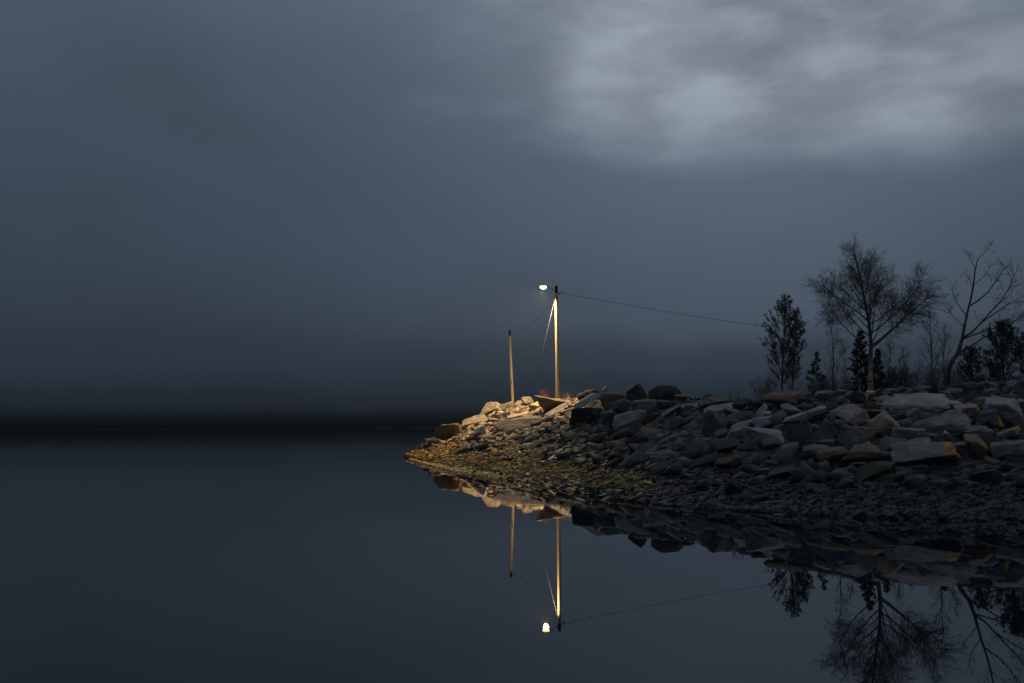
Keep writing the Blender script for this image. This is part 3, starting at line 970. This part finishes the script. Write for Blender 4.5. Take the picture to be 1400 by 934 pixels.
# guy wire, insulator
tb = Tubes()
g0 = Vector((-.09, -.12, h - .75))
gb = at(721, 552, LD - 1.5)
g1 = Vector((gb.x, gb.y, gz(gb.x, gb.y) - .1)) - lamp.location
tb.add([g0, (g0 + g1) / 2 + Vector((0, 0, -.03)), g1], [.0065, .0065, .0065], 6)
tb.build('guy_wire', M_GUY, lamp)
tb = Tubes()
tb.add([Vector((.08, -.06, h - .62)), Vector((.24, -.06, h - .60))], [.02, .02], 6)
tb.add([Vector((.24, -.06, h - .68)), Vector((.24, -.06, h - .62)), Vector((.24, -.06, h - .52))], [.05, .06, .03], 8)
tb.build('insulator', M_DARKTOP, lamp)

# ------------------------------------------------------------------ thin pole further out
PD = 88.5
pt, pb_ = at(697, 459, PD), at(701.5, 556, PD)
up = thing('utility_pole', (pb_.x, PD, gz(pb_.x, PD) - .3), 'thin leaning wooden pole without a lamp, nearer the breakwater tip', 'utility pole')
tv_ = pt - up.location
tb = Tubes()
tb.add([tv_ * (k / 8) for k in range(9)], [.135 - .03 * k / 8 for k in range(9)], 12)
tb.build('pole', M_POLE, up)
tb = Tubes()
tb.add([tv_ * 1.0005, tv_ * 1.001 + Vector((0, 0, .45)), tv_ + Vector((0, 0, .5))], [.108, .105, .075], 12)
tb.build('shaded_pole_end', M_DARKTOP, up)  # dim upper end of the pole, shade painted as dark colour
bx = at(698.6, 521, PD - .1) - up.location
bm = bmesh.new()
bmesh.ops.create_cube(bm, size=1, matrix=Matrix.Translation(bx) @ Matrix.Diagonal((.2, .18, .5, 1)))
bmesh.ops.bevel(bm, geom=bm.edges[:], offset=.03, segments=2, affect='EDGES')
me = bpy.data.meshes.new('junction_box'); bm.to_mesh(me); bm.free()
me.materials.append(M_GUY)
link('junction_box', me, up)


def cable(p0, p1, sag, name, label, r=.013):
    tb = Tubes()
    n = 24
    mid = (p0 + p1) / 2
    tb.add([p0.lerp(p1, k / n) - Vector((0, 0, sag * 4 * (k / n) * (1 - k / n))) - mid for k in range(n + 1)], [r] * (n + 1), 6)
    o = tb.build(name, M_WIRE)
    o.location = mid
    return tag(o, label, 'cable', 'cables strung from the lamp pole')


cable(lamp.location + Vector((.24, -.06, h - .53)), at(1066, 449, 81), .15, 'power_line', 'long black cable running from the lamp pole right to the twin pines')
cable(at(699, 456, PD - .12), lamp.location + Vector((-.16, -.05, h - .95)), .55, 'power_line', 'short sagging cable between the thin leaning pole and lamp pole')


# ------------------------------------------------------------------ trees
def rand_perp(d, rg):
    a = Vector((rg.gauss(0, 1), rg.gauss(0, 1), rg.gauss(0, 1)))
    a -= d * a.dot(d)
    return a.normalized() if a.length > 1e-5 else d.orthogonal().normalized()


def path(p, d, L, n, rg, wob, up_):
    pts = [p.copy()]
    d = d.normalized()
    for k in range(n):
        d = (d + rand_perp(d, rg) * wob + Vector((0, 0, up_))).normalized()
        p = p + d * (L / n)
        pts.append(p.copy())
    return pts


def interp(pts, t_):
    k = min(int(t_ * (len(pts) - 1)), len(pts) - 2)
    f_ = t_ * (len(pts) - 1) - k
    return pts[k].lerp(pts[k + 1], f_), (pts[k + 1] - pts[k]).normalized()


def twigs_on(pts, L, lvl, rg, T, r, spec):
    """finer and finer side shoots"""
    n = max(2, int(L * spec['dens'][lvl]))
    for k in range(n):
        t_ = rg.uniform(.2, 1.0) ** .8
        p, d = interp(pts, t_)
        ang = R(rg.uniform(*spec['ang']))
        dd = d * math.cos(ang) + rand_perp(d, rg) * math.sin(ang)
        l2 = L * rg.uniform(*spec['len'][lvl]) * (1.15 - .6 * t_)
        l2 = min(max(l2, spec['min']), spec['max'][lvl])
        q = path(p, dd, l2, 3 if lvl == 0 else 2, rg, spec['wob'], spec['up'])
        r2 = max(r * .38, spec['rmin'])
        T.add(q, [r2 * (1 - .6 * i / (len(q) - 1)) for i in range(len(q))], 3, False)
        if lvl + 1 < len(spec['dens']):
            twigs_on(q, l2, lvl + 1, rg, T, r2, spec)


def broadleaf(name, label, root, trunk_pts, r0, limbs, spec, seed, trunk_mat, group, twig_mat=None, limb_mat=None):
    """bare tree: trunk, each limb a part, fine twigs as one mass"""
    rg = random.Random(seed)
    o = thing(name, root, label, 'tree', group)
    T = Tubes()
    n = len(trunk_pts)
    T.add(trunk_pts, [max(r0 * (1 - .9 * k / (n - 1)) * (1.25 if k == 0 else 1), .012) for k in range(n)], 10)
    T.build('trunk', trunk_mat, o)
    W = Tubes()
    for (t_, dvec, L, r) in limbs:
        p, d = interp(trunk_pts, t_)
        q = path(p, Vector(dvec), L, 7, rg, spec.get('lwob', .10), spec.get('lup', .05))
        B = Tubes()
        B.add(q, [max(r * (1 - .85 * k / 7), .009) for k in range(8)], 6)
        B.build('branch', limb_mat or M_BARK, o)
        twigs_on(q, L, 0, rg, W, r * .6, spec)
    tp = [interp(trunk_pts, .55 + .45 * k / 4)[0] for k in range(5)]
    twigs_on(tp, (tp[-1] - tp[0]).length, 0, rg, W, r0 * .2, spec)
    tag(W.build('twigs', twig_mat or M_TWIG, o, False), kind='stuff')
    return o


BARE = 'bare leafless trees on the bank'
CON = 'small conifers among the bare trees'


def ground_at(px, d):
    u = ray(px, 560).x
    return Vector((u * d, d, float(ground(u, d)) - .12))


def trunk_px(root, pts, d):
    """trunk line given by where it shows, at the tree's own distance"""
    return [at(px, py, d + dy) - root for px, py, dy in pts]


SP_BIRCH = dict(dens=[11.0, 10.5, 10.0], ang=(24, 62), len=[(.25, .6), (.3, .6), (.35, .7)], min=.14, max=[1.2, .6, .32], wob=.15, up=.03, rmin=.0042)
# tall birch
TD = 50.0
rt = ground_at(1190, TD)
tp = [Vector((0, 0, 0))] + trunk_px(rt, [(1190, 500, 0), (1191, 470, .05), (1188, 440, .1), (1182, 410, .05), (1176, 380, 0), (1171, 357, -.1), (1167, 343, -.1)], TD)
rg = random.Random(77)
limbs = []
cc, cr = Vector((.11, 0, 4.25)), Vector((3.75, 2.9, 3.1))
for k in range(34):
    f_ = k / 33
    t_ = .25 + .66 * f_
    az = k * 2.399 + rg.uniform(-.4, .4)
    el = R(30 + 24 * f_ + rg.uniform(-9, 12))
    dv = Vector((math.cos(az) * math.cos(el), math.sin(az) * math.cos(el), math.sin(el)))
    p, _ = interp(tp, t_)
    q = Vector([(p[i] - cc[i]) / cr[i] for i in range(3)]); e = Vector([dv[i] / cr[i] for i in range(3)])
    A, Bq, Cq = e.dot(e), 2 * q.dot(e), q.dot(q) - 1
    dis = Bq * Bq - 4 * A * Cq
    L = (-Bq + math.sqrt(dis)) / (2 * A) if dis > 0 else 1.2
    L = min(max(L * rg.uniform(.74, .98), .55), 4.6)
    limbs.append((t_, dv, L, .012 + .0085 * L))
limbs += [(.27, (.74, -.1, .58), 4.1, .066)]
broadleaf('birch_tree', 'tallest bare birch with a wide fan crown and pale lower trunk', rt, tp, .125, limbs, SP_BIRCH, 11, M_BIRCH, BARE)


def young(px, d, top_px, top_py, r0, n, Lmax, seed, label, elv=(42, 65), twig=None, name='sapling'):
    root = ground_at(px, d)
    rg = random.Random(seed)
    tv = at(top_px, top_py, d) - root
    tp = [tv * (k / 6) + Vector((rg.uniform(-.05, .05), rg.uniform(-.05, .05), 0)) * (0 if k == 0 else 1) for k in range(7)]
    lm = []
    for k in range(n):
        f_ = k / max(n - 1, 1)
        az = k * 2.399 + rg.uniform(-.5, .5)
        el = R(rg.uniform(*elv))
        lm.append((.16 + .74 * f_, (math.cos(az) * math.cos(el), math.sin(az) * math.cos(el), math.sin(el)), Lmax * 1.12 * (1 - .62 * f_) * rg.uniform(.8, 1.15), .016))
    sp = dict(dens=[11, 10, 7], ang=(20, 55), len=[(.25, .5), (.3, .6), (.4, .7)], min=.10, max=[.6, .32, .2], wob=.12, up=.04, rmin=.004)
    broadleaf(name, label, root, tp, r0, lm, sp, seed, M_BARK, BARE, twig)


young(1140, 52, 1138, 432, .045, 14, 1.0, 21, 'slender bare sapling between the little spruce and the tall birch')
young(1214, 53, 1216, 462, .04, 14, 1.1, 22, 'reddish bare sapling just right of the tall birch trunk', twig=M_REDTWIG)
young(1232, 55, 1236, 478, .035, 12, .9, 27, 'low reddish thicket stem between the two right-hand saplings', twig=M_REDTWIG)
young(1275, 51, 1272, 417, .05, 18, 1.25, 23, 'taller fine-twigged sapling left of the leaning tree')
young(1293, 53, 1291, 446, .035, 13, .9, 24, 'thin bare sapling behind the leaning tree trunk')
young(1160, 54, 1152, 462, .03, 10, .8, 25, 'faint bare sapling behind the left side of the dark conifer')

# leaning bare tree at the right: forked, with long sweeping boughs
LDp = 46.0
rt = ground_at(1294, LDp)
o = thing('leaning_tree', rt, 'gnarled bare tree leaning right with long forked boughs near right edge', 'tree', BARE)
LP = [(1296, 508, 0), (1301, 495, 0), (1310, 482, 0), (1315, 465, .05), (1318, 450, .1), (1322, 430, .1), (1327, 410, .1), (1331, 390, 0), (1333, 370, 0), (1337, 354, 0)]
tp = [Vector((0, 0, -.05))] + trunk_px(rt, LP, LDp)
T = Tubes()
T.add(tp, [.15, .12, .105, .09, .075, .062, .053, .045, .038, .030, .022], 10)
T.build('trunk', M_BARK, o)
BO = [
    ([(1337, 354, 0), (1345, 346, 0), (1352, 341, 0), (1356, 331, 0)], .02),
    ([(1333, 366, 0), (1326, 355, .1), (1323, 343, .1)], .016),
    ([(1327, 418, .1), (1340, 409, 0), (1352, 398, -.2), (1362, 384, -.3), (1370, 372, -.4), (1376, 363, -.4)], .038),
    ([(1316, 462, 0), (1328, 455, -.3), (1341, 442, -.6), (1353, 428, -.9), (1368, 412, -1.1), (1380, 394, -1.2), (1388, 374, -1.3)], .048),
    ([(1341, 442, -.6), (1358, 430, -.5), (1376, 417, -.4), (1392, 408, -.3), (1406, 402, -.2)], .03),
    ([(1315, 464, 0), (1334, 457, .4), (1352, 450, .8), (1370, 448, 1.1), (1388, 438, 1.3), (1404, 428, 1.5)], .04),
    ([(1311, 482, 0), (1328, 473, -.2), (1345, 462, -.3), (1362, 452, -.4), (1380, 443, -.5), (1398, 432, -.6)], .04),
    ([(1322, 432, .1), (1316, 425, .2), (1308, 414, .3), (1303, 402, .35), (1302, 392, .4)], .026),
    ([(1319, 448, .1), (1310, 440, -.1), (1301, 430, -.3), (1296, 420, -.4)], .022),
    ([(1333, 388, 0), (1343, 380, .2), (1351, 370, .3), (1355, 361, .3)], .02),
    ([(1330, 395, 0), (1326, 383, -.2), (1320, 374, -.3)], .016),
    ([(1334, 470, -.2), (1343, 476, -.3), (1350, 486, -.4)], .022),
]
SP_LEAN = dict(dens=[7.0, 6.0, 5.0], ang=(25, 60), len=[(.16, .42), (.25, .55), (.3, .6)], min=.14, max=[.8, .4, .22], wob=.18, up=.05, rmin=.0058)
W = Tubes()
rgl = random.Random(8)
for pts, r in BO:
    q = trunk_px(rt, pts, LDp)
    L = sum((q[k + 1] - q[k]).length for k in range(len(q) - 1))
    B = Tubes()
    B.add(q, [max(r * (1 - .7 * k / (len(q) - 1)), .009) for k in range(len(q))], 7)
    B.build('branch', M_BARK, o)
    twigs_on(q, L, 0, rgl, W, r * .55, SP_LEAN)
tag(W.build('twigs', M_TWIG, o, False), kind='stuff')


def needles(T, p, d, n, L, rg, wid=.012, spread=1.0):
    """a tuft of needles"""
    for _ in range(n):
        a = (d * rg.uniform(.2, 1) + rand_perp(d, rg) * rg.uniform(.2, spread)).normalized()
        s = rand_perp(a, rg) * wid
        b0 = p + rand_perp(d, rg) * rg.uniform(0, .03)
        e = b0 + a * L * rg.uniform(.6, 1.1)
        k = T.k
        T.v += [tuple(b0 - s), tuple(b0 + s), tuple(e)]
        T.f.append((k, k + 1, k + 2))
        T.k += 3


def conifer(name, label, px, d, top, width, seed, style, group=CON, trunk_r=.06, bark=None, mat=None, bare=.0, stems=None):
    rg = random.Random(seed)
    root = ground_at(px, d)
    o = thing(name, root, label, 'tree', group)
    tv = at(top[0], top[1], d) - root
    H = tv.length
    T = Tubes(); B = Tubes(); Nd = Tubes()
    tp = [tv * (k / 8) + Vector((rg.uniform(-.04, .04), rg.uniform(-.04, .04), 0)) * min(k, 1) for k in range(9)]
    T.add(tp, [trunk_r * (1 - .88 * k / 8) for k in range(9)], 9)
    T.build('trunk', bark or M_BARK, o)
    Wm = width * d / FPX / 2
    if style == 'pine':                       # tufted, open young pine
        n = int(H * (13 if bare > .1 else 33))
        for k in range(n):
            f_ = bare + (1 - bare) * (k + rg.random()) / n
            p, dv = interp(tp, min(f_, .99))
            az = rg.uniform(0, 2 * math.pi)
            el = R(rg.uniform(12, 50) + 20 * f_)
            prof_ = min(1, (1.08 - f_) * 2.0) * (.55 + .45 * min(1, (f_ - bare) * 3.2))
            L = Wm * prof_ * rg.uniform(.6, 1.15)
            q = path(p, Vector((math.cos(az) * math.cos(el), math.sin(az) * math.cos(el), math.sin(el))), L, 4, rg, .14, .09)
            B.add(q, [max(.014 * (1 - .6 * i / 4), .006) for i in range(5)], 4, False)
            for s_ in range(max(3, int(L * (9 if H < 6.5 else 9)))):
                t_ = rg.uniform(.35, 1)
                pp_, dd_ = interp(q, t_)
                dd_ = (dd_ + rand_perp(dd_, rg) * .7 + Vector((0, 0, .35))).normalized()
                l2 = rg.uniform(.08, .24)
                q2 = [pp_, pp_ + dd_ * l2]
                B.add(q2, [.006, .004], 3, False)
                nl = .15 if H < 6.5 else .17
                needles(Nd, q2[1], dd_, 15, nl, rg, .009 * nl / .15, .95)
                needles(Nd, pp_, dd_, 5, nl * .85, rg, .008, .9)
    else:                                     # spruce: whorls of drooping boughs
        n = int(H * 44) if style == 'dense' else int(H * 22)
        for k in range(n):
            f_ = .04 + .95 * (k + rg.random()) / n
            p, dv = interp(tp, min(f_, .99))
            az = rg.uniform(0, 2 * math.pi)
            el = R(rg.uniform(-18, 14) + 24 * f_)
            L = Wm * (1.02 - f_) ** .85 * rg.uniform(.65, 1.12) + .05
            q = path(p, Vector((math.cos(az) * math.cos(el), math.sin(az) * math.cos(el), math.sin(el))), L, 4, rg, .07, .02)
            B.add(q, [max(.012 * (1 - .6 * i / 4), .005) for i in range(5)], 4, False)
            for s_ in range(max(4, int(L * 24))):
                pp_, dd_ = interp(q, rg.uniform(.2, 1))
                dd_ = (dd_ + rand_perp(dd_, rg) * .75 + Vector((0, 0, -.1))).normalized()
                needles(Nd, pp_, dd_, 12, .15, rg, .011, .7)
    tag(B.build('branches', bark or M_BARK, o, False), kind='stuff')
    tag(Nd.build('needles', mat or M_NEEDLE, o, False), kind='stuff')
    return o


conifer('pine_tree', 'taller of the twin young pines, left one with tufted open crown', 1068, 80, (1074, 408), 84, 31, 'pine', bare=.22, trunk_r=.12, bark=M_PINEBARK)
conifer('pine_tree', 'shorter of the twin young pines, right one close to its partner', 1081, 81.5, (1091, 426), 56, 32, 'pine', bare=.28, trunk_r=.10, bark=M_PINEBARK)
conifer('spruce_tree', 'little olive spruce standing right of the twin pines', 1117, 52, (1116, 482), 42, 33, 'spruce', mat=M_NEEDLE2, trunk_r=.035)
conifer('dark_conifer', 'dense dark conifer directly behind the tall birch trunk', 1178, 53, (1176, 452), 52, 34, 'dense', trunk_r=.07)
conifer('dark_conifer', 'small dark conifer peeking out right of the tall birch trunk', 1202, 52, (1200, 478), 32, 38, 'dense', trunk_r=.04)
conifer('pine_tree', 'lowest bushy dark pine just right of the leaning tree', 1330, 45, (1326, 482), 56, 35, 'pine', trunk_r=.05, bare=.02)
conifer('pine_tree', 'big bushy dark pine at the right edge below the sweeping boughs', 1374, 45, (1371, 447), 78, 36, 'pine', trunk_r=.07, bare=.02)
conifer('pine_tree', 'dark pine cut off by the right edge of the view', 1405, 46.5, (1402, 462), 60, 37, 'pine', trunk_r=.06, bare=.02)


# ------------------------------------------------------------------ grass and small plants
def blades(n, rg, spread, hmin, hmax, wid=.012):
    T = Tubes()
    for _ in range(n):
        a, r = rg.uniform(0, 6.283), spread * math.sqrt(rg.random())
        p = Vector((math.cos(a) * r, math.sin(a) * r, 0))
        hh = rg.uniform(hmin, hmax)
        ln = Vector((rg.gauss(0, .3), rg.gauss(0, .3), 1)).normalized()
        s = Vector((math.cos(a + 1), math.sin(a + 1), 0)) * wid
        m_ = p + ln * hh * .6
        e = m_ + (ln + Vector((rg.gauss(0, .4), rg.gauss(0, .4), -.2))).normalized() * hh * .4
        k = T.k
        T.v += [tuple(p - s), tuple(p + s), tuple(m_ + s * .7), tuple(m_ - s * .7), tuple(e)]
        T.f += [(k, k + 1, k + 2, k + 3), (k + 3, k + 2, k + 4)]
        T.k += 5
    return T


def tuft(px, py, d, n, spread, h_, seed, label, mat=M_DRY):
    g = at(px, py, d)
    o = blades(n, random.Random(seed), spread, h_ * .5, h_).build('dry_grass_tuft', mat)
    o.location = g
    tag(o, label, 'grass tuft', 'dry tufts of grass on the breakwater crest')


tuft(772, 548, 77, 80, .6, .85, 1, 'dry lamp-lit grass tuft at the right foot of the lamp post')
tuft(786, 549, 74, 45, .45, .6, 2, 'sparser dry grass right of the lamp post beside the crest slabs')
tuft(815, 538, 66, 10, .3, .7, 3, 'few thin dry stalks above the bright narrow tilted slab')
tuft(855, 546, 60, 16, .35, .5, 4, 'short stalks left of the dark pointed boulder')
tuft(930, 558, 52.5, 26, .6, .6, 5, 'pale tangled stalks below the low flat crest stone')
tuft(1003, 548, 47, 16, .6, .7, 6, 'thin dark stalks on the crest left of the twin pines', M_TWIG)
# red-brown bush left of the lamp post
bo = thing('bare_bush', at(745, 546, 79), 'rust-red bare bush left of the lamp post foot', 'bush')
rg = random.Random(4)
st_, tw_ = Tubes(), Tubes()
for k in range(9):
    q = path(Vector((rg.uniform(-.1, .1), rg.uniform(-.1, .1), -.1)), Vector((rg.gauss(0, .45), rg.gauss(0, .45), 1)), rg.uniform(.6, .95), 4, rg, .12, .05)
    st_.add(q, [.014, .012, .010, .008, .006], 4, False)
    twigs_on(q, .8, 0, rg, tw_, .01, dict(dens=[16, 8], ang=(20, 50), len=[(.2, .5), (.3, .6)], min=.06, max=[.3, .15], wob=.1, up=.03, rmin=.005))
M_RED = plain('rust_red_twigs', (.16, .05, .03), (.24, .09, .045), 4, .9)
st_.build('stems', M_RED, bo, False)
tag(tw_.build('twigs', M_RED, bo, False), kind='stuff')
SHRUBS = [
    (1051, 534, 79, 1.3, 'wide bare shrub left of the twin pines'), (1098, 534, 79, 1.1, 'low bare shrub right of the twin pines'),
    (1128, 530, 51, .6, 'small bare shrub right of the little spruce'), (1150, 528, 52, .8, 'bare shrub left of the dense dark conifer'),
    (1224, 524, 51, 1.0, 'reddish bare shrub right of the small dark conifer'), (1246, 522, 52, 1.15, 'bushiest reddish shrub, left of the taller fine-twigged sapling'),
    (1262, 521, 50, .75, 'low shrub touching the left foot of the taller fine-twigged sapling'), (1284, 520, 49, .8, 'bare shrub at the left foot of the leaning tree'),
    (1310, 519, 48, .6, 'low bare shrub just right of the leaning trunk'), (1350, 518, 47, .7, 'bare shrub between the lowest pine and the big dark pine')]
for k_, (px_, py_, d_, hh_, lb_) in enumerate(SHRUBS):
    g_ = ground_at(px_, d_)
    so = thing('bare_shrub', g_, lb_, 'shrub', 'leafless shrubs under the trees')
    rg = random.Random(50 + k_)
    A_, B_ = Tubes(), Tubes()
    sc_ = hh_ + max(0, at(px_, py_, d_).z - g_.z)
    for _ in range(11):
        q = path(Vector((rg.uniform(-.12, .12), rg.uniform(-.12, .12), -.05)), Vector((rg.gauss(0, .5), rg.gauss(0, .5), 1)), sc_ * rg.uniform(.7, 1.05), 4, rg, .12, .05)
        A_.add(q, [.014, .012, .010, .008, .006], 4, False)
        twigs_on(q, sc_, 0, rg, B_, .01, dict(dens=[11, 10, 8], ang=(20, 52), len=[(.2, .5), (.3, .6), (.4, .7)], min=.08, max=[.5, .28, .16], wob=.12, up=.03, rmin=.0042))
    mt_ = M_REDTWIG if 'reddish' in lb_ else M_TWIG
    A_.build('stems', mt_, so, False)
    tag(B_.build('twigs', mt_, so, False), kind='stuff')
# drift branch caught among the rocks
dw_ = Tubes()
rg = random.Random(9)
for a, b_ in (((931, 573), (932, 549)), ((931, 573), (948, 566)), ((938, 571), (958, 566)), ((955, 566), (957, 553)), ((958, 566), (966, 568))):
    p0, p1 = at(*a, 51.5), at(*b_, 51.8)
    dw_.add([p0, p0.lerp(p1, .5) + Vector((.04, 0, .05)), p1], [.028, .022, .012], 5)
o = dw_.build('driftwood_branch', plain('bleached_branch', (.22, .2, .17), (.32, .29, .25), 5))
tag(o, 'bleached bare branch caught among rocks below the low flat crest stone', 'driftwood')
# turf on the flat top behind the boulders
T = Tubes()
rg = random.Random(12)
for _ in range(15000):
    px = rg.uniform(1090, 1740)
    u = ray(px, 560).x
    dw, dr, zr, db = [float(q) for q in st(u)]
    d = dr + rg.uniform(-1.6, 11)
    p = Vector((u * d, d, float(ground(u, d)) - .03))
    hh = rg.uniform(.06, .24)
    ln = Vector((rg.gauss(0, .4), rg.gauss(0, .4), 1)).normalized()
    s = Vector((.014, 0, 0))
    k = T.k
    T.v += [tuple(p - s), tuple(p + s), tuple(p + ln * hh)]
    T.f.append((k, k + 1, k + 2))
    T.k += 3
o = T.build('grass', M_TURF, None, False)
tag(o, 'short dull turf on the flat top of the bank under the trees', None, None, 'stuff')
